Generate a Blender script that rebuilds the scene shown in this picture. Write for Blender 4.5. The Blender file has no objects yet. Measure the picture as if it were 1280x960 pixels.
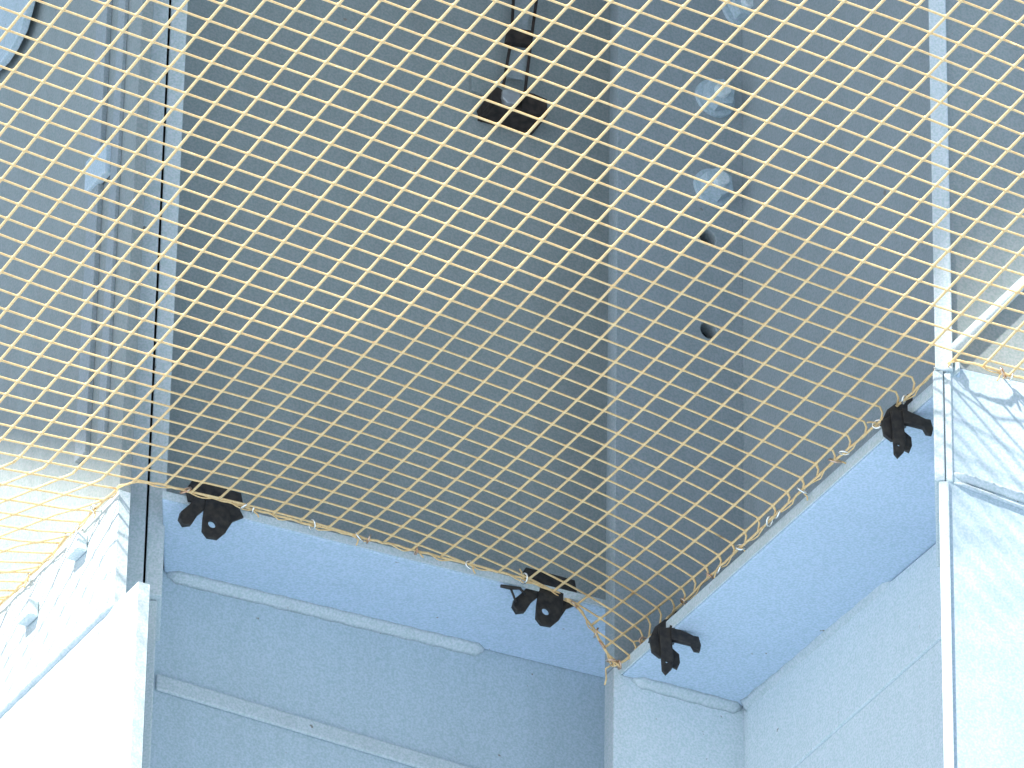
import bpy, bmesh, math, random
import numpy as np
from mathutils import Vector, Matrix

random.seed(7)
scene = bpy.context.scene
col = scene.collection

# ------------------------------------------------------------------ camera
FPX = 10000.0                     # focal length in photograph pixels (1280 wide)
PITCH = math.radians(33.0)
ROLL = 0.016
CAM = Vector((0.0, 0.0, 1.6))
fwd = Vector((0, math.cos(PITCH), math.sin(PITCH)))
R0 = Vector((1, 0, 0)); U0 = R0.cross(fwd)
RT = (R0 * math.cos(ROLL) + U0 * math.sin(ROLL)).normalized()
UP = (U0 * math.cos(ROLL) - R0 * math.sin(ROLL)).normalized()
cam_data = bpy.data.cameras.new('camera')
cam = bpy.data.objects.new('camera', cam_data)
col.objects.link(cam)
cam_data.sensor_width = 36.0
cam_data.lens = 36.0 * FPX / 1280.0
cam_data.clip_start = 0.1
cam_data.clip_end = 5000.0
M = Matrix(((RT.x, UP.x, -fwd.x, CAM.x), (RT.y, UP.y, -fwd.y, CAM.y), (RT.z, UP.z, -fwd.z, CAM.z), (0, 0, 0, 1)))
cam.matrix_world = M
scene.camera = cam

# ------------------------------------------------------------------ light
SUN = Vector((-0.45, -0.58, 0.68)).normalized()       # towards the sun
world = bpy.data.worlds.new('World'); scene.world = world
world.use_nodes = True
wn = world.node_tree.nodes; wl = world.node_tree.links
bg = wn['Background']
sky = wn.new('ShaderNodeTexSky'); sky.sky_type = 'NISHITA'; sky.sun_disc = False
sky.sun_elevation = math.asin(SUN.z)
sky.sun_rotation = math.atan2(SUN.x, SUN.y)
wl.new(sky.outputs['Color'], bg.inputs['Color'])
bg.inputs['Strength'].default_value = 0.05
ld = bpy.data.lights.new('sun', 'SUN'); ld.energy = 4.5; ld.angle = math.radians(2.4); ld.color = (1.0, 0.95, 0.86)
sun = bpy.data.objects.new('sun', ld); col.objects.link(sun)
sun.rotation_euler = SUN.to_track_quat('Z', 'Y').to_euler()
sun.location = (0, 0, 30)
vs = scene.view_settings
vs.view_transform = 'Standard'; vs.look = 'None'; vs.gamma = 1.0; vs.use_curve_mapping = False
vs.exposure = 1.33

# ------------------------------------------------------------------ measuring helpers
def ray(px, py):
    return (fwd + RT * ((px - 640.0) / FPX) + UP * ((480.0 - py) / FPX)).normalized()
def P(px, py, z):                                     # sight line meets the level z
    r = ray(px, py); return CAM + r * ((z - CAM.z) / r.z)
def V(px, py, p0, n):                                 # sight line meets an upright plane
    r = ray(px, py); return CAM + r * ((p0 - CAM).dot(n) / r.dot(n))
def flat(v): return Vector((v.x, v.y, 0))
def facing(a, b):                                     # level normal of line a-b, turned to the viewer's side
    d = flat(b - a).normalized(); n = Vector((d.y, -d.x, 0))
    return n if n.dot(flat(CAM - a)) > 0 else -n

# ------------------------------------------------------------------ object helpers
def link(name, me, mat=None, parent=None):
    o = bpy.data.objects.new(name, me); col.objects.link(o)
    if mat: me.materials.append(mat)
    if parent: o.parent = parent
    return o
def thing(name, label, cat, loc=(0, 0, 0), group=None):
    o = bpy.data.objects.new(name, None); col.objects.link(o)
    o.empty_display_size = 0.05
    o['label'] = label; o['category'] = cat
    if group: o['group'] = group
    return o
def tag(o, label, cat, group=None):
    o['label'] = label; o['category'] = cat
    if group: o['group'] = group
    return o
def smooth(me, on=True):
    for p in me.polygons: p.use_smooth = on
def bevelled(bm, w, seg=2):
    if w > 0:
        bmesh.ops.bevel(bm, geom=list(bm.edges), offset=w, segments=seg, profile=0.5, affect='EDGES', clamp_overlap=True)
def to_mesh(bm, name):
    bmesh.ops.recalc_face_normals(bm, faces=bm.faces)
    me = bpy.data.meshes.new(name); bm.to_mesh(me); bm.free(); return me
def prism(name, pts, vec, mat, parent=None, bev=0.0):  # polygon pts swept along vec
    bm = bmesh.new()
    a = [bm.verts.new(p) for p in pts]; b = [bm.verts.new(p + vec) for p in pts]
    bm.faces.new(a); bm.faces.new(b[::-1])
    n = len(pts)
    for i in range(n): bm.faces.new((a[i], b[i], b[(i + 1) % n], a[(i + 1) % n]))
    bmesh.ops.recalc_face_normals(bm, faces=bm.faces)
    bevelled(bm, bev)
    return link(name, to_mesh(bm, name), mat, parent)
def wall(name, a, b, z0, z1, thick, mat, parent=None, bev=0.0):   # upright plate: near face on line a-b, thickness away from the viewer
    n = facing(a, b)
    pts = [Vector((a.x, a.y, z0)), Vector((b.x, b.y, z0)), Vector((b.x, b.y, z1)), Vector((a.x, a.y, z1))]
    return prism(name, pts, -n * thick, mat, parent, bev)
def tube_data(pts, rad, sides=6, closed=False):
    n = len(pts); vs_, fs = [], []
    up = Vector((0.3, 0.2, 0.93)).normalized()
    for i in range(n):
        if closed: t = pts[(i + 1) % n] - pts[i - 1]
        else: t = pts[min(i + 1, n - 1)] - pts[max(i - 1, 0)]
        t.normalize()
        x = t.cross(up)
        if x.length < 1e-4: x = t.cross(Vector((1, 0, 0)))
        x.normalize(); y = t.cross(x)
        r = rad[i] if isinstance(rad, (list, tuple)) else rad
        for k in range(sides):
            a = 2 * math.pi * k / sides
            vs_.append(pts[i] + (x * math.cos(a) + y * math.sin(a)) * r)
    m = n if closed else n - 1
    for i in range(m):
        for k in range(sides):
            fs.append((i * sides + k, i * sides + (k + 1) % sides, ((i + 1) % n) * sides + (k + 1) % sides, ((i + 1) % n) * sides + k))
    if not closed:
        fs.append(tuple(range(sides))[::-1]); fs.append(tuple((n - 1) * sides + k for k in range(sides)))
    return vs_, fs
def tube(name, pts, rad, mat, parent=None, sides=6, closed=False):
    v, f = tube_data(pts, rad, sides, closed)
    me = bpy.data.meshes.new(name); me.from_pydata([tuple(p) for p in v], [], f); me.update(); smooth(me)
    return link(name, me, mat, parent)
def cut_plate(name, outline, holes, thick, origin, ux, uy, mat, parent=None, bev=0.0):
    """flat plate with real round holes; outline and holes in metres in the ux/uy plane"""
    cu = bpy.data.curves.new(name, 'CURVE'); cu.dimensions = '2D'; cu.fill_mode = 'BOTH'
    cu.extrude = thick / 2 - bev; cu.bevel_depth = bev; cu.bevel_resolution = 1
    def spl(pp):
        s = cu.splines.new('POLY'); s.points.add(len(pp) - 1)
        for q, (x, y) in zip(s.points, pp): q.co = (x, y, 0, 1)
        s.use_cyclic_u = True
    spl(outline)
    for (cx, cy, r) in holes:
        spl([(cx + r * math.cos(2 * math.pi * k / 28), cy + r * math.sin(2 * math.pi * k / 28)) for k in range(28)])
    tmp = bpy.data.objects.new('tmp', cu); col.objects.link(tmp)
    dg = bpy.context.evaluated_depsgraph_get()
    me = bpy.data.meshes.new_from_object(tmp.evaluated_get(dg))
    bpy.data.objects.remove(tmp); bpy.data.curves.remove(cu)
    uz = ux.cross(uy)
    me.transform(Matrix(((ux.x, uy.x, uz.x, origin.x), (ux.y, uy.y, uz.y, origin.y), (ux.z, uy.z, uz.z, origin.z), (0, 0, 0, 1))))
    me.materials.clear()
    return link(name, me, mat, parent)
def bead(name, a, b, n, r, mat, parent=None, step=0.012, up=-1, flat_=1.0):
    """fillet weld lying in a corner: a convex quarter profile with small ripples, along a-b; n = level normal out of the web, up=-1 hangs below a flange"""
    L = (b - a).length; k = max(6, int(L / step)); vs_, fs = [], []
    prof = 6
    for i in range(k + 1):
        t = i / k; c = a.lerp(b, t)
        rr = r * (1 + 0.10 * math.sin(i * 2.1) * random.uniform(0.3, 1) + random.uniform(-0.06, 0.06))
        if i in (0, k): rr *= 0.35
        for j in range(prof):
            an = math.pi / 2 * j / (prof - 1)
            vs_.append(c + n * (flat_ * rr * math.cos(an) * (0.80 if 0 < j < prof - 1 else 1)) + Vector((0, 0, up)) * (rr * math.sin(an) * (0.80 if 0 < j < prof - 1 else 1)))
        vs_.append(c - n * 0.002 - Vector((0, 0, up)) * 0.002)
    q = prof + 1
    for i in range(k):
        for j in range(q):
            fs.append((i * q + j, i * q + (j + 1) % q, (i + 1) * q + (j + 1) % q, (i + 1) * q + j))
    fs.append(tuple(range(q))); fs.append(tuple(k * q + j for j in range(q))[::-1])
    me = bpy.data.meshes.new(name); me.from_pydata([tuple(p) for p in vs_], [], fs); me.update()
    bm = bmesh.new(); bm.from_mesh(me); bmesh.ops.recalc_face_normals(bm, faces=bm.faces); bm.to_mesh(me); bm.free()
    smooth(me)
    return link(name, me, mat, parent)

# ------------------------------------------------------------------ materials
def nodes_of(name):
    m = bpy.data.materials.new(name); m.use_nodes = True
    return m, m.node_tree.nodes, m.node_tree.links, m.node_tree.nodes['Principled BSDF']
def paint(name, base, dirt, rough=0.5, grime=0.5, seed=0.0):
    m, N, L, B = nodes_of(name)
    tc = N.new('ShaderNodeTexCoord')
    mp = N.new('ShaderNodeMapping'); mp.inputs['Location'].default_value = (seed, seed * 2, seed * 3)
    L.new(tc.outputs['Object'], mp.inputs['Vector'])
    n1 = N.new('ShaderNodeTexNoise'); n1.inputs['Scale'].default_value = 3.2; n1.inputs['Detail'].default_value = 6; n1.inputs['Roughness'].default_value = 0.62
    L.new(mp.outputs[0], n1.inputs['Vector'])
    st = N.new('ShaderNodeMapping'); st.inputs['Scale'].default_value = (22, 22, 1.3)       # runs of dirt
    L.new(mp.outputs[0], st.inputs['Vector'])
    n2 = N.new('ShaderNodeTexNoise'); n2.inputs['Scale'].default_value = 1.6; n2.inputs['Detail'].default_value = 5
    L.new(st.outputs[0], n2.inputs['Vector'])
    n3 = N.new('ShaderNodeTexNoise'); n3.inputs['Scale'].default_value = 330; n3.inputs['Detail'].default_value = 2   # sprayed grain
    L.new(mp.outputs[0], n3.inputs['Vector'])
    mul = N.new('ShaderNodeMath'); mul.operation = 'MULTIPLY'
    L.new(n1.outputs['Fac'], mul.inputs[0]); L.new(n2.outputs['Fac'], mul.inputs[1])
    rp = N.new('ShaderNodeValToRGB'); rp.color_ramp.elements[0].position = 0.18; rp.color_ramp.elements[1].position = 0.42
    rp.color_ramp.elements[0].color = (0, 0, 0, 1); rp.color_ramp.elements[1].color = (grime, grime, grime, 1)
    L.new(mul.outputs[0], rp.inputs['Fac'])
    mx = N.new('ShaderNodeMix'); mx.data_type = 'RGBA'
    mx.inputs[6].default_value = (*base, 1); mx.inputs[7].default_value = (*dirt, 1)
    L.new(rp.outputs['Color'], mx.inputs[0])
    # grain: slightly different hues in the paint film
    rg = N.new('ShaderNodeValToRGB')
    rg.color_ramp.elements[0].position = 0.36; rg.color_ramp.elements[0].color = (0.74, 0.82, 0.80, 1)
    rg.color_ramp.elements[1].position = 0.64; rg.color_ramp.elements[1].color = (1.0, 0.97, 1.0, 1)
    L.new(n3.outputs['Fac'], rg.inputs['Fac'])
    m2 = N.new('ShaderNodeMix'); m2.data_type = 'RGBA'; m2.blend_type = 'MULTIPLY'; m2.inputs[0].default_value = 1.0
    L.new(mx.outputs[2], m2.inputs[6]); L.new(rg.outputs['Color'], m2.inputs[7])
    # rare chips and specks
    n4 = N.new('ShaderNodeTexNoise'); n4.inputs['Scale'].default_value = 70; n4.inputs['Detail'].default_value = 3
    L.new(mp.outputs[0], n4.inputs['Vector'])
    r4 = N.new('ShaderNodeValToRGB'); r4.color_ramp.elements[0].position = 0.735; r4.color_ramp.elements[1].position = 0.765
    L.new(n4.outputs['Fac'], r4.inputs['Fac'])
    m3 = N.new('ShaderNodeMix'); m3.data_type = 'RGBA'; m3.inputs[7].default_value = (0.25, 0.24, 0.22, 1)
    L.new(r4.outputs['Color'], m3.inputs[0]); L.new(m2.outputs[2], m3.inputs[6])
    L.new(m3.outputs[2], B.inputs['Base Color'])
    B.inputs['Roughness'].default_value = rough
    B.inputs['Specular IOR Level'].default_value = 0.35
    bp = N.new('ShaderNodeBump'); bp.inputs['Strength'].default_value = 0.12; bp.inputs['Distance'].default_value = 0.002
    n5 = N.new('ShaderNodeTexNoise'); n5.inputs['Scale'].default_value = 90; n5.inputs['Detail'].default_value = 4
    L.new(mp.outputs[0], n5.inputs['Vector']); L.new(n5.outputs['Fac'], bp.inputs['Height']); L.new(bp.outputs[0], B.inputs['Normal'])
    return m
def simple(name, c1, c2, rough, metal=0.0, scale=60, bump=0.2):
    m, N, L, B = nodes_of(name)
    tc = N.new('ShaderNodeTexCoord'); n = N.new('ShaderNodeTexNoise'); n.inputs['Scale'].default_value = scale; n.inputs['Detail'].default_value = 4
    L.new(tc.outputs['Object'], n.inputs['Vector'])
    mx = N.new('ShaderNodeMix'); mx.data_type = 'RGBA'; mx.inputs[6].default_value = (*c1, 1); mx.inputs[7].default_value = (*c2, 1)
    rp = N.new('ShaderNodeValToRGB'); rp.color_ramp.elements[0].position = 0.35; rp.color_ramp.elements[1].position = 0.65
    L.new(n.outputs['Fac'], rp.inputs['Fac']); L.new(rp.outputs['Color'], mx.inputs[0]); L.new(mx.outputs[2], B.inputs['Base Color'])
    B.inputs['Roughness'].default_value = rough; B.inputs['Metallic'].default_value = metal
    bp = N.new('ShaderNodeBump'); bp.inputs['Strength'].default_value = bump; bp.inputs['Distance'].default_value = 0.002
    L.new(n.outputs['Fac'], bp.inputs['Height']); L.new(bp.outputs[0], B.inputs['Normal'])
    return m
SHADE_STEEL = paint('shaded_grey_paint', (0.345, 0.39, 0.395), (0.275, 0.305, 0.305), 0.6, 0.55)  # shade put into the colour: darker grey for steel above the ledges
SHADE_STEEL2 = paint('shaded_blue_grey_paint', (0.37, 0.42, 0.45), (0.30, 0.34, 0.36), 0.55, 0.5, 2.2)  # bluer version of the same painted-in shade
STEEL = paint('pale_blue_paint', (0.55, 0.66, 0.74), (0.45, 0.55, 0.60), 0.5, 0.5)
STEEL_LIT = paint('lit_blue_paint', (0.77, 0.85, 0.89), (0.68, 0.75, 0.79), 0.45, 0.4, 3.3)  # lightened so the lower right girder looks more brightly lit
UNDER = paint('bounce_blue_paint', (0.58, 0.71, 0.86), (0.52, 0.63, 0.76), 0.45, 0.4, 4.7)  # bluish light bounced from below is put into the ledge colour
EDGE = paint('pale_edge_paint', (0.68, 0.76, 0.79), (0.52, 0.58, 0.60), 0.42, 0.4, 5.1)
WELD = paint('painted_weld', (0.62, 0.70, 0.74), (0.5, 0.56, 0.6), 0.4, 0.4, 8.2)
TWINE = simple('stone_coloured_twine', (0.87, 0.66, 0.35), (0.79, 0.53, 0.25), 0.75, 0, 260, 0.4)
CLIP = simple('blackened_spring_steel', (0.018, 0.018, 0.020), (0.05, 0.045, 0.04), 0.55, 0.3, 120)
BRASS = simple('copper_hog_ring', (0.62, 0.33, 0.2), (0.75, 0.62, 0.5), 0.28, 0.9, 150, 0.1)
RUST = simple('dark_rusty_steel', (0.018, 0.015, 0.014), (0.05, 0.038, 0.032), 0.8, 0.1, 90)
GALV = simple('galvanised_steel', (0.5, 0.52, 0.54), (0.62, 0.64, 0.66), 0.4, 0.6, 120)
SILVER = simple('bright_hog_ring', (0.85, 0.84, 0.8), (0.95, 0.93, 0.88), 0.2, 0.9, 150, 0.05)
CONC = simple('pale_concrete', (0.44, 0.46, 0.48), (0.37, 0.40, 0.43), 0.85, 0, 2.5)
GROUND = simple('pale_paving', (0.38, 0.47, 0.58), (0.32, 0.41, 0.52), 0.8, 0, 0.8)

# ------------------------------------------------------------------ levels
ZA = 7.046                        # top of the near-left crossbeam's ledge and of the net there
HB = 0.130
ZB = ZA - HB                      # top of the right girder's ledge
TA, TB = 0.014, 0.020
TOP = ZA + 1.2
BOT = ZA - 1.8

# ------------------------------------------------------------------ ground
bm = bmesh.new()
bmesh.ops.create_grid(bm, x_segments=8, y_segments=8, size=1500)
g = link('ground', to_mesh(bm, 'ground'), GROUND); g['kind'] = 'structure'

# ------------------------------------------------------------------ crossbeam, middle (web faces the viewer)
cb = thing('crossbeam', 'blue-grey steel crossbeam with ledge in the centre-left bay, behind two black clips', 'beam')
W0 = P(205, 716, ZA - TA); W1 = P(757, 849, ZA - TA)
nA = facing(W0, W1); dA = flat(W1 - W0).normalized()
Wl = W0 - dA * 0.03; Wr = W1 + dA * 0.36
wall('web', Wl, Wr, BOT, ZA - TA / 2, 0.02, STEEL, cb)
wall('upper_web', Wl, Wr, ZA - TA / 2 + 0.0005, TOP, 0.02, SHADE_STEEL, cb)
Q0 = P(203, 613, ZA); Q1 = P(757, 750, ZA)
dQ = flat(Q1 - Q0).normalized()
QE = Q1 + dQ * 0.012
W1b = V(762, 850, W1, nA); W1b.z = ZA - TA
F = [Vector((p.x, p.y, ZA - TA)) for p in (Q0, QE, W1b + nA * 0.0005, W0 + nA * 0.0005)]
prism('ledge', F, Vector((0, 0, TA)), UNDER, cb, 0.0025)
trim = [Vector((p.x, p.y, ZA - TA + 0.0015)) for p in (Q0 + nA * 0.0004, Q1 + nA * 0.0004, Q1 + nA * 0.0024, Q0 + nA * 0.0024)]
prism('edge_trim', trim, Vector((0, 0, TA - 0.003)), EDGE, cb)
bead('weld_bead', W0 + dA * 0.004, V(604, 812, W0, nA) * 1.0, nA, 0.013, WELD, cb)
s0 = V(194, 852, W0, nA); s1 = V(640, 985, W0, nA)
up_ = Vector((0, 0, 1))
prism('weld_seam', [s0 - up_ * 0.014 + nA * 0.0003, s1 - up_ * 0.014 + nA * 0.0003, s1 + up_ * 0.010 + nA * 0.0003, s0 + up_ * 0.010 + nA * 0.0003], nA * 0.0055, WELD, cb, 0.005)

# ------------------------------------------------------------------ girder, right (web runs towards the viewer, end plate with bolts)
gb = thing('girder', 'blue-grey steel girder with bolted end plate and ledge in the right bay', 'girder')
E0 = P(780, 846, ZB - TB); E1 = P(930, 886, ZB - TB); G1 = P(1168, 684, ZB - TB)
nS = facing(E0, E1); dS = flat(E1 - E0).normalized()
nB = facing(E1, G1); dB = flat(G1 - E1).normalized()
wall('web', E1, G1 + dB * 0.05, BOT, ZB - TB / 2, 0.018, STEEL_LIT, gb)
wall('upper_web', E1, G1 + dB * 0.05, ZB - TB / 2 + 0.0005, TOP, 0.018, SHADE_STEEL2, gb)
# end plate with bolt holes
S0 = V(768, 850, E0, nS); S0.z = 0
S1 = flat(E1)
wS = (S1 - flat(S0)).length
def on_plate(px, py):
    q = V(px, py, E0, nS); return (flat(q) - flat(S0)).dot(dS), q.z
holes = []
for (px, py) in ((885, 297), (886, 413)):
    x, z = on_plate(px, py); holes.append((x, z, 0.0135))
TS = 0.026
zs = ZB - TB / 2
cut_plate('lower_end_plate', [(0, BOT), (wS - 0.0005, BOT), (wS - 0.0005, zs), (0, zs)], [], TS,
          flat(S0) - nS * (TS / 2), dS, Vector((0, 0, 1)), STEEL_LIT, gb, 0.0012)
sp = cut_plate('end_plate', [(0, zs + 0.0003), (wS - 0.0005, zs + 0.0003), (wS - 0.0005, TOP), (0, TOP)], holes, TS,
               flat(S0) - nS * (TS / 2), dS, Vector((0, 0, 1)), SHADE_STEEL2, gb, 0.0012)
bk = flat(S0) - nS * (TS + 0.002)
prism('hole_shade_strip', [Vector((bk.x + dS.x * a, bk.y + dS.y * a, z)) for a, z in ((0.07, ZB), (wS - 0.01, ZB), (wS - 0.01, TOP - 0.01), (0.07, TOP - 0.01))], -nS * 0.006, RUST, gb)  # dark strip added behind the bolt holes to stand for the shade inside
for (px, py) in ((893, 124), (891, 236), (926, 14)):
    c = V(px, py, E0, nS)
    def disc(nm, r0, r1, d0, d1, seg, mat, rot=0.0, par=None):
        bm = bmesh.new()
        a = [bm.verts.new(c + nS * d0 + (dS * math.cos(rot + 2 * math.pi * k / seg) + Vector((0, 0, 1)) * math.sin(rot + 2 * math.pi * k / seg)) * r0) for k in range(seg)]
        b = [bm.verts.new(c + nS * d1 + (dS * math.cos(rot + 2 * math.pi * k / seg) + Vector((0, 0, 1)) * math.sin(rot + 2 * math.pi * k / seg)) * r1) for k in range(seg)]
        bm.faces.new(a); bm.faces.new(b)
        for k in range(seg): bm.faces.new((a[k], a[(k + 1) % seg], b[(k + 1) % seg], b[k]))
        return link(nm, to_mesh(bm, nm), mat, par)
    w = disc('washer', 0.030, 0.029, 0.0003, 0.005, 28, STEEL, 0, sp)
    disc('bolt_head', 0.024, 0.022, 0.0052, 0.021, 6, STEEL, random.uniform(0, 1), sp)
    disc('bolt_shank', 0.0115, 0.010, 0.0212, 0.030, 18, STEEL_LIT, 0, sp)
F0 = S0 + dS * 0.010 + nS * 0.0005; F1 = P(1200, 449, ZB)
dF = flat(F1 - F0).normalized()
Fp = [Vector((p.x, p.y, ZB - TB)) for p in (F0, F1, G1 + dB * 0.045 + nB * 0.0005, E1 + nB * 0.0005 + nS * 0.0005)]
prism('ledge', Fp, Vector((0, 0, TB)), UNDER, gb, 0.003)
nF = facing(F0, F1)
trim = [Vector((p.x, p.y, ZB - TB + 0.0015)) for p in (F0 + nF * 0.0004, F1 + nF * 0.0004, F1 + nF * 0.0024, F0 + nF * 0.0024)]
prism('edge_trim', trim, Vector((0, 0, TB - 0.003)), EDGE, gb)
bead('weld_bead', E0 + dS * 0.012, E1 - dS * 0.004, nS, 0.012, WELD, gb)
bead('weld_bead', E1 + dB * 0.004, V(1118, 724, E1, nB), nB, 0.014, WELD, gb)
c0 = V(1000, 958, E1, nB); c1 = V(1168, 806, E1, nB)
cz = (c0.z + c1.z) / 2
pA = E1 + dB * 0.016; pB = G1 + dB * 0.05
prism('cover_plate', [Vector((pA.x, pA.y, ZB - TB - 0.0015)), Vector((pB.x, pB.y, ZB - TB - 0.0015)), Vector((pB.x, pB.y, c1.z)), Vector((pA.x, pA.y, c0.z))],
      nB * 0.005, STEEL_LIT, gb, 0.001)

# ------------------------------------------------------------------ left girder (sunlit face)
gl = thing('girder', 'sunlit white-painted steel girder at the left edge, partly under the net', 'girder')
L1 = P(152, 606, ZA); L0 = P(30, 727, ZA)
nL = facing(L0, L1); dL = flat(L1 - L0).normalized()
Lf = flat(V(-420, 900, L1, nL)); Ln = flat(V(148, 640, L1, nL)); Ln2 = flat(V(170, 800, L1, nL))
zpl = V(170, 729, L1, nL).z                            # foot of the twin post plates
zseam0 = V(165, 737, L1, nL).z; 
wall('web', Lf, Ln, zpl, ZA - 0.004, 0.016, EDGE, gl)
wall('upper_web', Lf, Ln, ZA - 0.0035, TOP, 0.016, SHADE_STEEL, gl)
wall('lower_web', Lf, Ln2, BOT, zpl - 0.001, 0.016, EDGE, gl)
bead('weld_seam', Vector((Lf.x, Lf.y, zpl)), Vector((Ln.x, Ln.y, zpl)), nL, 0.006, WELD, gl)
pst = V(113, 560, L1, nL)
for off, w_, d_ in ((-0.030, 0.030, 0.008), (0.030, 0.020, 0.006)):
    q = flat(pst) + dL * off
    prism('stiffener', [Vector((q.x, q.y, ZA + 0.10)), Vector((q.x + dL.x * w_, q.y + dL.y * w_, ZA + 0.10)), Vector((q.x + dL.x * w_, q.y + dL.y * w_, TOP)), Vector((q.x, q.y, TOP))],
          nL * d_, SHADE_STEEL2, gl, 0.001)
cpl = V(130, 216, L1, nL) + nL * 0.002
prism('pad_plate', [cpl + dL * a + Vector((0, 0, b)) for a, b in ((-0.03, -0.02), (0.03, -0.02), (0.03, 0.03), (-0.03, 0.03))], nL * 0.012, STEEL, gl, 0.002)
for (lx, ly) in ((103, 686), (42, 768)):
    c = V(lx, ly, L1, nL) + nL * 0.0005
    prism('lug', [c + dL * a + Vector((0, 0, b)) for a, b in ((-0.016, -0.012), (0.016, -0.012), (0.016, 0.014), (-0.016, 0.014))], nL * 0.015, EDGE, gl, 0.002)
gz = [V(x, y, L1 + nL * 0.022, nL) for x, y in ((-120, -60), (40, -60), (35, 0), (26, 34), (14, 58), (2, 76), (-20, 96), (-120, 110))]
prism('gusset_plate', gz, -nL * 0.012, STEEL, gl, 0.002)  # paler colour stands in for sunlight on this corner

# ------------------------------------------------------------------ twin-plate post, left
pc = thing('post', 'pale steel post of two plates with a dark gap between, left of centre', 'post')
fl0 = V(160, 600, L1, nL)
vd = flat(P(182, 600, ZA) - CAM).normalized(); nv = -vd
fp = flat(fl0) - nv * 0.088
def xat(px, py=650): return flat(V(px, py, fp, nv))
def strip(name, xa, xb, z0, z1, depth, mat, parent, py=650, dn=0.0):
    a = xat(xa, py) + nv * dn; b = xat(xb, py) + nv * dn
    return prism(name, [Vector((a.x, a.y, z0)), Vector((b.x, b.y, z0)), Vector((b.x, b.y, z1)), Vector((a.x, a.y, z1))], vd * depth, mat, parent, 0.0018)
zp1 = V(170, 729, fp, nv).z; zp2 = V(194, 744, fp, nv).z
strip('plate', 160.5, 182.2, zp1, TOP, 0.15, EDGE, pc)
strip('plate', 184.9, 206.5, zp2, TOP, 0.15, EDGE, pc)
strip('lower_plate', 183.5, 194.5, BOT, zp2 - 0.001, 0.20, EDGE, pc, 800, -0.01)
# dark strip added deep in the gap, standing in for its shade
strip('gap_shade_strip', 182.4, 184.7, zp1 + 0.01, TOP, 0.05, RUST, pc, 650, -0.05)

# ------------------------------------------------------------------ right post and right crossbeam
pr = thing('post', 'pale steel post at the right, end of the right-hand ledge', 'post')
f1 = P(1188, 452, ZB)
vdr = flat(f1 - CAM).normalized(); nvr = -vdr
fpr = flat(f1) + nvr * 0.006
def stripr(name, xa, xb, z0, z1, depth, mat, py, dn=0.0):
    a = flat(V(xa, py, fpr, nvr)) + nvr * dn; b = flat(V(xb, py, fpr, nvr)) + nvr * dn
    return prism(name, [Vector((a.x, a.y, z0)), Vector((b.x, b.y, z0)), Vector((b.x, b.y, z1)), Vector((a.x, a.y, z1))], vdr * depth, mat, pr, 0.0018)
zr = V(1176, 600, fpr, nvr).z
zr0 = V(1176, 462, fpr, nvr).z
stripr('plate', 1165, 1187, zr0, TOP, 0.16, EDGE, 250)
stripr('lower_plate', 1167, 1180, zr, zr0 - 0.001, 0.20, EDGE, 530)
stripr('lower_plate', 1180.6, 1190, zr, zr0 - 0.001, 0.20, EDGE, 530, -0.004)
stripr('foot_plate', 1177, 1190, BOT, zr - 0.001, 0.22, EDGE, 800)
xr = thing('crossbeam', 'bright pale steel crossbeam with weld seam at the right edge, beyond the post', 'beam')
X0 = P(1190, 453, ZB); X1 = P(1282, 474, ZB)
nX = facing(X0, X1); dX = flat(X1 - X0).normalized()
wall('web', X0 - dX * 0.008, X0 + dX * 1.1, BOT, ZB - 0.006, 0.016, STEEL, xr)
wall('upper_web', X0 - dX * 0.008, X0 + dX * 1.1, ZB - 0.0055, TOP, 0.016, SHADE_STEEL, xr)
bead('weld_seam', V(1192, 592, X0, nX), V(1420, 670, X0, nX), nX, 0.009, WELD, xr)
bead('weld_seam', V(1192, 604, X0, nX), V(1420, 690, X0, nX), nX, 0.006, WELD, xr, up=1)

la_, lb_ = V(1189, 440, X0, nX), V(1330, 306, X0, nX)
tube('lip', [la_ + nX * 0.004, la_.lerp(lb_, .3) + nX * 0.004, la_.lerp(lb_, .6) + nX * 0.004, lb_ + nX * 0.002], 0.007, EDGE, xr, 10)

# ------------------------------------------------------------------ unseen deck slab added overhead to shade the middle bay, sun passes either side
HD = TOP + 0.002
def edge_dir(a, b):                                   # level direction of a deck edge whose shadow runs along a-b
    v = b - a; k = v.z / SUN.z
    return Vector((v.x - k * SUN.x, v.y - k * SUN.y, 0)).normalized()
def lift(p): k = (HD - p.z) / SUN.z; return flat(p + SUN * k)
la, lb = V(157, 606, L1, nL), V(0, 571, L1, nL)
eL = edge_dir(la, lb)
ra, rb = V(1191, 415, X0, nX), V(1290, 320, X0, nX)
eR = edge_dir(ra, rb)
if eL.y < 0: eL = -eL
if eR.x < 0: eR = -eR
A0 = lift(la); A1 = lift(ra)
shade_slab_pts = [A0 - eL * 0.30, A0 + eL * 2.5, A0 + eL * 2.5 + Vector((3.0, 1.0, 0)), A1 + eR * 2.5, A1, A1 - Vector((0.2, 0.25, 0))]
shade_slab_pts = [Vector((p.x, p.y, HD)) for p in shade_slab_pts]
dk = prism('shade_slab', shade_slab_pts, Vector((0, 0, 0.18)), CONC)
tag(dk, 'unseen pale concrete deck slab added on top of the girders to shade the middle bay', 'deck')

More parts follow.
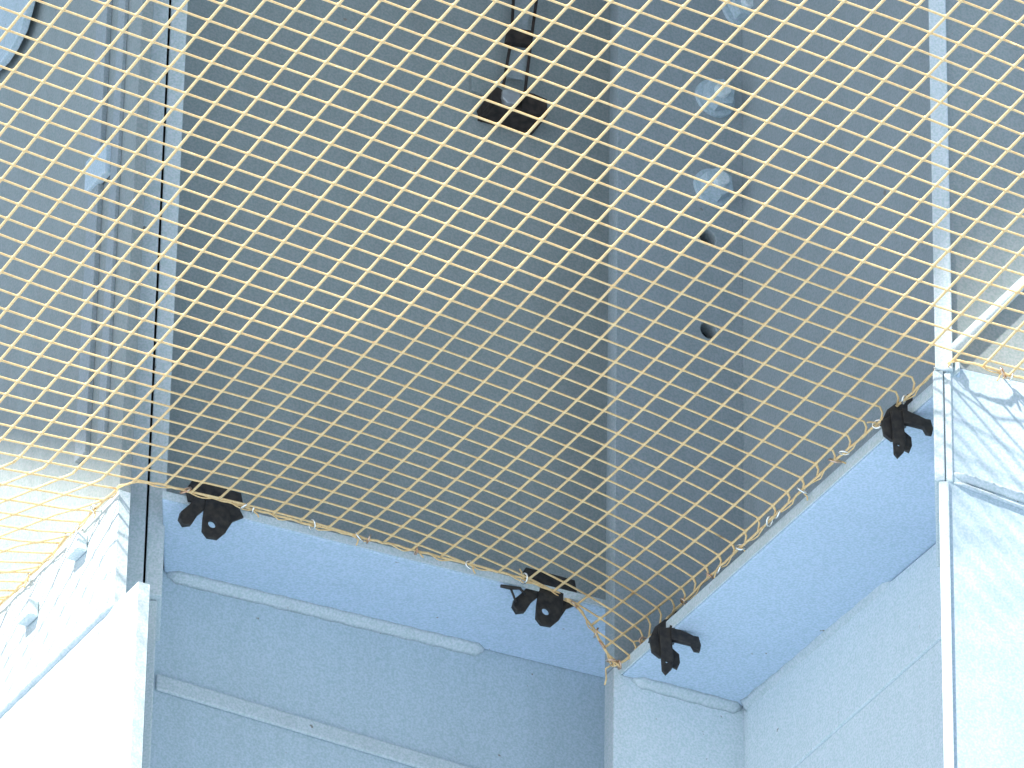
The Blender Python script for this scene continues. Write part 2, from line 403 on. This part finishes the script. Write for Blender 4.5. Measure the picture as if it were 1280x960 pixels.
# ------------------------------------------------------------------ the net
S = [  # sight position, cell vectors along the two twine families
 (376, 225, 36.3, 12.7, 15.7, -18.4), (450, 210, 36.3, 12.7, 16.1, -18.2), (75, 190, 36.7, 13.0, 15.0, -18.5), (165, 165, 36.7, 12.9, 15.4, -18.6), (115, 287, 35.9, 12.2, 14.9, -17.8),
 (1100, 214, 35.2, 12.7, 19.3, -19.3), (587, 492, 33.6, 13.2, 15.4, -15.0), (687, 532, 33.5, 13.5, 15.3, -14.7), (590, 590, 32.8, 12.5, 14.4, -13.2), (114, 465, 35.5, 9.9, 14.6, -15.9),
 (145, 403, 35.3, 10.4, 14.8, -16.4), (90, 543, 36, 8.4, 13.8, -14.8), (385, 510, 34.6, 11.2, 14.3, -14.4), (330, 600, 34.5, 9.4, 13.1, -12.6), (403, 582, 34.4, 10, 13.1, -12.9),
 (928, 391, 34.3, 13.8, 17.2, -17.8), (903, 650, 32.4, 14.6, 17.2, -16.8), (853, 606, 32.1, 15.5, 16.9, -15.8), (818, 707, 29.7, 18.1, 16.6, -15.0), (796, 613, 31.8, 16, 16.6, -15),
 (680, 110, 36, 13.4, 17.5, -19.3), (715, 643, 31, 16, 13.6, -12.4), (624, 635, 31, 12, 13.1, -11.7), (740, 690, 30, 18, 13.6, -11.2), (725, 727, 29, 18, 13.2, -10.5), (590, 680, 31, 9.5, 12.6, -9.8),
 (1107, 400, 35.2, 14.0, 17, -19.1), (1240, 358, 35, 10, 17.4, -18.6), (225, 63, 37, 13.4, 16.4, -19.0), (50, 60, 37, 14, 15.6, -19), (620, 30, 36.4, 13.2, 18.2, -19.7),
 (1020, 50, 36, 13.4, 19.2, -20.3), (1060, 150, 35.2, 13.2, 19, -20), (1280, 20, 35.5, 13, 19.5, -20), (0, 0, 37, 14, 15.5, -19.5), (0, 570, 36, 7.5, 13.4, -14.5), (1290, 230, 35, 12, 18.5, -19),
 (1290, 460, 34, 9, 17, -17.5), (-60, 300, 36, 12, 14.6, -17.5), (450, 670, 33, 8.5, 12.4, -10.8), (1050, 540, 33.6, 13.6, 17.4, -17.8), (520, 340, 35.3, 12.9, 16, -16.9), (840, 250, 35.3, 13.3, 17.8, -18.8),
 (-230, -60, 37, 14, 14, -19), (1350, -60, 35.5, 13, 19.6, -20.5), (-230, 700, 36, 6.5, 12.5, -14), (300, 760, 34, 9, 12, -11), (1150, 640, 33, 14, 17, -17), (1350, 560, 34, 9, 17, -17), (640, -70, 36.5, 13.3, 18.4, -20), (-230, 350, 36, 11, 13.5, -17)]
border = [(-360, 1080), (-60, 812), (-10, 766), (30, 727), (60, 697), (93, 662), (122, 634), (150, 607), (172, 602), (205, 606), (240, 615), (300, 632), (390, 656), (450, 671), (520, 688), (590, 706), (650, 722), (698, 741),
          (726, 763), (746, 793), (760, 818), (769, 832), (782, 826), (810, 799), (850, 757), (890, 718), (922, 688), (962, 651), (1002, 614), (1050, 570), (1096, 531), (1130, 500), (1168, 465), (1192, 450), (1230, 458), (1262, 469), (1340, 488), (1480, 520)]
bxs = np.array([p[0] for p in border], float); bys = np.array([p[1] for p in border], float)
def border_y(x): return float(np.interp(x, bxs, bys))
EX = [(a, b) for a in range(6) for b in range(6) if 1 <= a + b <= 5]
def basis(x, y):
    x = (x - 640) / 640; y = (y - 400) / 400
    return np.array([x ** a * y ** b for a, b in EX])
def dbasis(x, y):
    X = (x - 640) / 640; Y = (y - 400) / 400
    gx = np.array([(a * X ** (a - 1) * Y ** b if a else 0) / 640 for a, b in EX])
    gy = np.array([(b * X ** a * Y ** (b - 1) if b else 0) / 400 for a, b in EX])
    return gx, gy
rows, ru, rv = [], [], []
for (x, y, a1, b1, a2, b2) in S:
    J = np.linalg.inv(np.array([[a1, a2], [b1, b2]]))
    gx, gy = dbasis(x, y)
    k_ = 100.0 if -20 < x < 1292 and 0 <= y < border_y(x) else 25.0
    rows += [gx * k_, gy * k_]; ru += [J[0, 0] * k_, J[0, 1] * k_]; rv += [J[1, 0] * k_, J[1, 1] * k_]
reg = np.diag([0.004 * (a + b) ** 2.5 for a, b in EX])
Am = np.vstack([np.array(rows), reg]); z0 = np.zeros(len(EX))
cu_ = np.linalg.lstsq(Am, np.concatenate([ru, z0]), rcond=None)[0]
cv_ = np.linalg.lstsq(Am, np.concatenate([rv, z0]), rcond=None)[0]
OU, OV = -float(basis(446.5, 142.2) @ cu_), -float(basis(446.5, 142.2) @ cv_)      # a knot sits here
def uvof(x, y): b = basis(x, y); return b @ cu_ + OU, b @ cv_ + OV
def bump01(t): t = min(1, max(0, t)); return t * t * (3 - 2 * t)
def net_z(x, y):
    a = -((y - 613) - (x - 203) * 0.2455) * 0.97       # above the crossbeam ledge
    b = -((y - 834) + (x - 777) * 0.912) * 0.74        # above the girder ledge
    a = max(a, 0.0); b = max(b, 0.0)
    w = 1.0 if b <= 0 else (a / (a + b))
    if 640 < x < 800: w = max(w, bump01((y - 738) / 92.0))
    if x < 203: w = min(w, a / (a + b + 1e-6))
    wob = 0.006 * math.sin(x * 0.021 + 1.3) * math.sin(y * 0.017) * min(1, max(0, (border_y(x) - y) / 120))
    lim = ZB + (846 + (x - 780) * 0.27 - y) * 0.00119 - 0.03 + max(0.0, 750 - x) * 0.003
    z = ZA - HB * w - 0.001 + wob
    return min(z, lim) if 640 < x < 960 and y > 560 else z
def net_pt(x, y, push=0.013):
    p = P(x, y, net_z(x, y)); return p + (CAM - p).normalized() * push
def kink(x, y):                                        # past the fold over the left girder's lit edge the cells lean over
    d = (y - (573 + (x + 0) * 0.215)) 
    if x < 165 and d > 0: return x - 1.25 * d * min(1, (165 - x) / 40), y
    return x, y
net = thing('bird_net', 'cream twine bird net stretched across the bays in front of the steelwork', 'net')
us = [uvof(x, y)[0] for x in range(-230, 1341, 60) for y in range(-60, 841, 100)]
vv = [uvof(x, y)[1] for x in range(-230, 1341, 60) for y in range(-60, 841, 100)]
def emit(poly, r, fam='u'):
    """poly: photograph points of one twine with its other-family coordinate; keep what lies inside the border"""
    runs, cur = [], []
    prev = None
    def cut(p, q):                                     # where the twine meets the border rope
        (x0, y0, w0), (x1, y1, w1) = p, q
        lo, hi = 0.0, 1.0
        for _ in range(12):
            m = (lo + hi) / 2; xm, ym = x0 + (x1 - x0) * m, y0 + (y1 - y0) * m
            if ym < border_y(xm): lo = m
            else: hi = m
        return (x0 + (x1 - x0) * lo, y0 + (y1 - y0) * lo, w0 + (w1 - w0) * lo)
    for (x, y, w) in poly:
        kx, ky = kink(x, y); pt = (kx, ky, w)
        if fam == 'v' and 795 < kx < 1160 and len(cur) > 2 and border_y(kx) - ky < 15:
            ex, ey, ew = cur[-1]; cur.append((ex + 3, ey + 7, ew + 0.2)); cur.append((ex + 1, border_y(ex + 1), ew + 0.4)); runs.append(cur); cur = []; break
        if prev is not None and math.hypot(kx - prev[0], ky - prev[1]) > 60:
            if len(cur) > 2: runs.append(cur)
            cur = []; prev = None
        if ky < border_y(kx):
            if not cur and prev is not None: cur.append(cut(pt, prev))
            cur.append(pt)
        elif cur:
            cur.append(cut(cur[-1], pt))
            if len(cur) > 2: runs.append(cur)
            cur = []
        prev = pt
    if len(cur) > 2: runs.append(cur)
    for c in runs:
        pts, rad = [], []
        for (x, y, w) in c:
            fr = abs(w - round(w))                     # knot at every crossing
            pts.append(net_pt(x, y)); rad.append(r * (1.0 + 0.55 * max(0, 1 - fr / 0.09)))
        tube('strand', pts, rad, TWINE, net, 5)
def field(c, o, X, Y):
    x = (X - 640) / 640; y = (Y - 400) / 400
    return sum(k * x ** a * y ** b for k, (a, b) in zip(c, EX)) + o
def trace(coord, level):
    """follow one twine through the frame row by row (or column by column); returns polylines with the other family's coordinate"""
    c, o = (cu_, OU) if coord == 'u' else (cv_, OV)
    other, oo = (cv_, OV) if coord == 'u' else (cu_, OU)
    chains, done = [], []
    steps = np.arange(-70, 850, 8.0) if coord == 'u' else np.arange(-230, 1461, 10.0)
    for t in steps:
        if coord == 'u': X = np.arange(-230, 1461, 8.0); Y = np.full_like(X, t)
        else: Y = np.arange(-70, border_y(t) + (170 if t < 185 else 45), 5.0); X = np.full_like(Y, t)
        f = field(c, o, X, Y) - level
        k = np.nonzero(f[:-1] * f[1:] < 0)[0]
        hits = []
        for i in k:
            q = f[i] / (f[i] - f[i + 1]); hits.append((X[i] + (X[i + 1] - X[i]) * q, Y[i] + (Y[i + 1] - Y[i]) * q))
        new = []
        for ch in chains:
            best = min(hits, key=lambda h: math.hypot(h[0] - ch[-1][0], h[1] - ch[-1][1]), default=None)
            if best is not None and math.hypot(best[0] - ch[-1][0], best[1] - ch[-1][1]) < 26: ch.append(best); hits.remove(best); new.append(ch)
            else: done.append(ch)
        new += [[h] for h in hits]; chains = new
    done += chains
    res = []
    for pts in done:
        if len(pts) < 3: continue
        ws = [float(field(other, oo, x, y)) for x, y in pts]
        out = []
        for i in range(len(pts) - 1):
            (x0, y0), (x1, y1) = pts[i], pts[i + 1]; w0, w1 = ws[i], ws[i + 1]
            if abs(w1 - w0) < 1e-6: continue
            cand = [w0]; lo, hi = min(w0, w1), max(w0, w1)
            for k in range(math.floor(lo), math.ceil(hi) + 1):
                for d in (-0.09, 0.0, 0.09, 0.5):
                    if lo < k + d < hi: cand.append(k + d)
            cand.sort(reverse=w1 < w0)
            for w in cand:
                t = (w - w0) / (w1 - w0); out.append((x0 + (x1 - x0) * t, y0 + (y1 - y0) * t, w))
        res.append(out)
    return res
for lev in range(math.floor(min(us)) - 1, math.ceil(max(us)) + 2):
    for pl in trace('u', lev): emit(pl, 0.00175)
for lev in range(math.floor(min(vv)) - 1, math.ceil(max(vv)) + 2):
    for pl in trace('v', lev): emit(pl, 0.0014, 'v')
# border rope
bp_ = []
for i in range(len(border) - 1):
    (x0, y0), (x1, y1) = border[i], border[i + 1]
    k = max(1, int(math.hypot(x1 - x0, y1 - y0) / 7))
    for j in range(k):
        t = j / k; bp_.append(net_pt(x0 + (x1 - x0) * t + random.uniform(-0.8, 0.8), y0 + (y1 - y0) * t + random.uniform(-0.8, 0.8)))
bp_.append(net_pt(*border[-1]))
tube('border_rope', bp_, 0.0017, TWINE, net, 6)
# a second cord twisted loosely round the first, and closed rings
bq = [p + Vector((math.sin(i * 0.9) * 0.003, 0, math.cos(i * 0.9) * 0.003 - 0.002)) for i, p in enumerate(bp_)]
tube('lacing_cord', bq, 0.0009, TWINE, net, 5)
rings = [(120, 636), (88, 667), (36, 722), (97, 659), (232, 613), (305, 633), (317, 637), (390, 656), (449, 671), (461, 674), (520, 688), (588, 706), (655, 723), (718, 756), (745, 791), (753, 806), (764, 826), (774, 831), (806, 802), (855, 753),
         (888, 720), (898, 711), (926, 684), (962, 651), (972, 642), (1003, 613), (1044, 576), (1055, 566), (1097, 530), (1130, 499), (1169, 465), (1254, 466), (1263, 470)]
for (x, y) in rings:
    c = net_pt(x, y, 0.015)
    ax = Vector((random.uniform(-1, 1), random.uniform(-0.5, 0.5), random.uniform(-0.6, 0.6))).normalized()
    e1 = ax.cross(Vector((0, 0.4, 0.9))).normalized(); e2 = ax.cross(e1)
    rr = random.uniform(0.0058, 0.0078)
    tube('hog_ring', [c + e1 * (rr * math.cos(2 * math.pi * k / 12)) + e2 * (rr * 0.75 * math.sin(2 * math.pi * k / 12)) for k in range(12)], 0.0014, BRASS if random.random() < 0.55 else SILVER, net, 5, True)
    # short twine tail
    if random.random() < 0.75:
        q = [c]; dv = Vector((random.uniform(-1, 1), random.uniform(-0.3, 0.3), random.uniform(-1, 0.4))).normalized()
        for k in range(3): q.append(q[-1] + (dv + Vector((random.uniform(-.5, .5), 0, -0.25 * k))).normalized() * 0.005)
        tube('twine_tail', q, 0.0011, TWINE, net, 5)
q = [net_pt(766, 830), net_pt(757, 836), net_pt(758, 848), net_pt(756, 856)]
tube('twine_tail', q, 0.0012, TWINE, net, 5)

# ------------------------------------------------------------------ clips: bent spring-steel clamps gripping the ledge edges
def outline_clip(root, name, pts, anchor, n, depth, thick, holes=()):
    """upright plate part at its own depth: outline given round the anchor in the plane facing n"""
    o = V(anchor[0], anchor[1], root_pt, n) + n * depth
    ux = Vector((-n.y, n.x, 0)); ux = ux if ux.x > 0 else -ux
    uz = Vector((0, 0, 1))
    def loc(p):
        q = V(p[0], p[1], o, n) - o; return (q.dot(ux), q.z)
    out = [loc(p) for p in pts]
    hs = [(*loc((hx, hy)), hr) for (hx, hy, hr) in holes]
    return cut_plate(name, out, hs, thick, o, ux, uz, CLIP, root, 0.0008)
ident = lambda x, y: (x, y)
# two clips on the crossbeam ledge
for i, (dx, dy, lab) in enumerate(((0, 0, 'black clip on the crossbeam ledge close to the twin-plate post'),
                                   (417, 109, 'black clip with a bent wire lug on the ledge near the inner corner'))):
    r = thing('beam_clip', lab, 'clip', group='net clips on the crossbeam ledge')
    T = lambda x, y: (x + dx, y + dy)
    root_pt = P(*T(262, 627), ZA) + nA * 0.004
    # jaw lying on top of the ledge and folded over its edge
    outline_clip(r, 'upper_jaw', [T(*p) for p in ((233, 612), (240, 602), (275, 611), (300, 618), (303, 634), (296, 640), (262, 631), (236, 626))], T(262, 627), nA, 0.0, 0.006)
    outline_clip(r, 'tab', [T(*p) for p in ((258, 624), (286, 634), (285, 655), (281, 666), (271, 674), (259, 672), (253, 664), (254, 648))], T(262, 627), nA, 0.006, 0.005, [(*T(264.5, 656), 0.0062)])
    outline_clip(r, 'cheek', [T(*p) for p in ((280, 630), (298, 637), (303, 647), (290, 652), (282, 664), (276, 660))], T(262, 627), nA, 0.001, 0.005)
    outline_clip(r, 'lower_jaw', [T(*p) for p in ((244, 622), (258, 628), (256, 636), (246, 644), (238, 656), (229, 657), (224, 649), (226, 641), (237, 632))], T(262, 627), nA, 0.002, 0.008)
    if i == 1:
        lug = [V(x, y, root_pt, nA) + nA * 0.01 for x, y in ((653, 748), (646, 740), (634, 739), (622, 737))]
        tube('wire_lug', lug, [0.0018, 0.002, 0.003, 0.0022], CLIP, r, 6)
        lug = [V(x, y, root_pt, nA) + nA * 0.01 for x, y in ((634, 739), (638, 749), (641, 757))]
        tube('wire_lug', lug, 0.0015, CLIP, r, 6)
# two clips on the girder ledge, seen end on
for i, (dx, dy, lab) in enumerate(((0, 0, 'black clip on the girder ledge beside the inner corner'),
                                   (290, -271, 'black clip on the girder ledge tucked against the right post'))):
    r = thing('beam_clip', lab, 'clip', group='net clips on the girder ledge')
    T = lambda x, y: (x + dx, y + dy)
    nC = (nB * 0.2 + nA * 0.8).normalized()
    root_pt = P(*T(832, 790), ZB) + nB * 0.006
    outline_clip(r, 'saddle', [T(*p) for p in ((812, 800), (818, 787), (830, 778), (838, 777), (843, 768), (848, 766), (849, 776), (848, 790), (843, 802), (836, 806))], T(832, 790), nC, 0.018, 0.014)
    outline_clip(r, 'cheek', [T(*p) for p in ((812, 798), (824, 792), (832, 806), (833, 822), (824, 822), (815, 815))], T(832, 790), nC, 0.028, 0.005)
    outline_clip(r, 'tab', [T(*p) for p in ((824, 786), (837, 786), (839, 805), (841, 822), (839, 836), (832, 843), (828, 838), (827, 822))], T(832, 790), nC, 0.034, 0.005, [(*T(833, 828), 0.0026)])
    outline_clip(r, 'rear_tab', [T(*p) for p in ((836, 800), (840, 812), (848, 819), (849, 829), (846, 836), (840, 833), (837, 820))], T(832, 790), nC, 0.026, 0.005)
    outline_clip(r, 'arm', [T(*p) for p in ((838, 784), (848, 789), (858, 793), (866, 797), (872, 798), (875, 808), (874, 814), (868, 813), (864, 806), (852, 803), (840, 800))], T(832, 790), nC, 0.036, 0.008)

# ------------------------------------------------------------------ dark hanger bracket on the crossbeam web, seen through the net
hb = thing('hanger_bracket', 'dark rusty hanger bracket with two rods fixed high on the crossbeam behind net', 'bracket')
def onA(px, py, d): return V(px, py, W0 + nA * d, nA)
tube('rod', [onA(644, -40, 0.04), onA(639, 50, 0.04), onA(629, 108, 0.04)], 0.0022, RUST, hb, 8)
tube('rod', [onA(676, -40, 0.04), onA(664, 50, 0.04), onA(656, 116, 0.04)], 0.0022, RUST, hb, 8)
def slab(nm, pts, d, th, mat): return prism(nm, [onA(x, y, d) for x, y in pts], -nA * th, mat, hb, 0.001)
slab('cross_plate', ((637, 34), (666, 38), (664, 55), (634, 51)), 0.046, 0.012, RUST)
slab('strap', ((645, -40), (667, -40), (655, 100), (634, 96)), 0.030, 0.004, SHADE_STEEL2)
slab('jaw', ((657, 114), (668, 117), (684, 124), (685, 144), (670, 142), (652, 135)), 0.05, 0.0485, RUST)
slab('jaw', ((613, 116), (622, 108), (628, 112), (627, 130), (618, 130)), 0.05, 0.0485, RUST)
slab('seat', ((613, 126), (652, 134), (684, 145), (680, 149), (650, 141), (612, 131)), 0.044, 0.0425, RUST)
slab('nut', ((629, 112), (642, 110), (651, 118), (648, 130), (634, 128), (628, 121)), 0.055, 0.02, GALV)
slab('back_plate', ((590, 95), (650, 102), (650, 140), (590, 112)), 0.008, 0.0075, SHADE_STEEL)
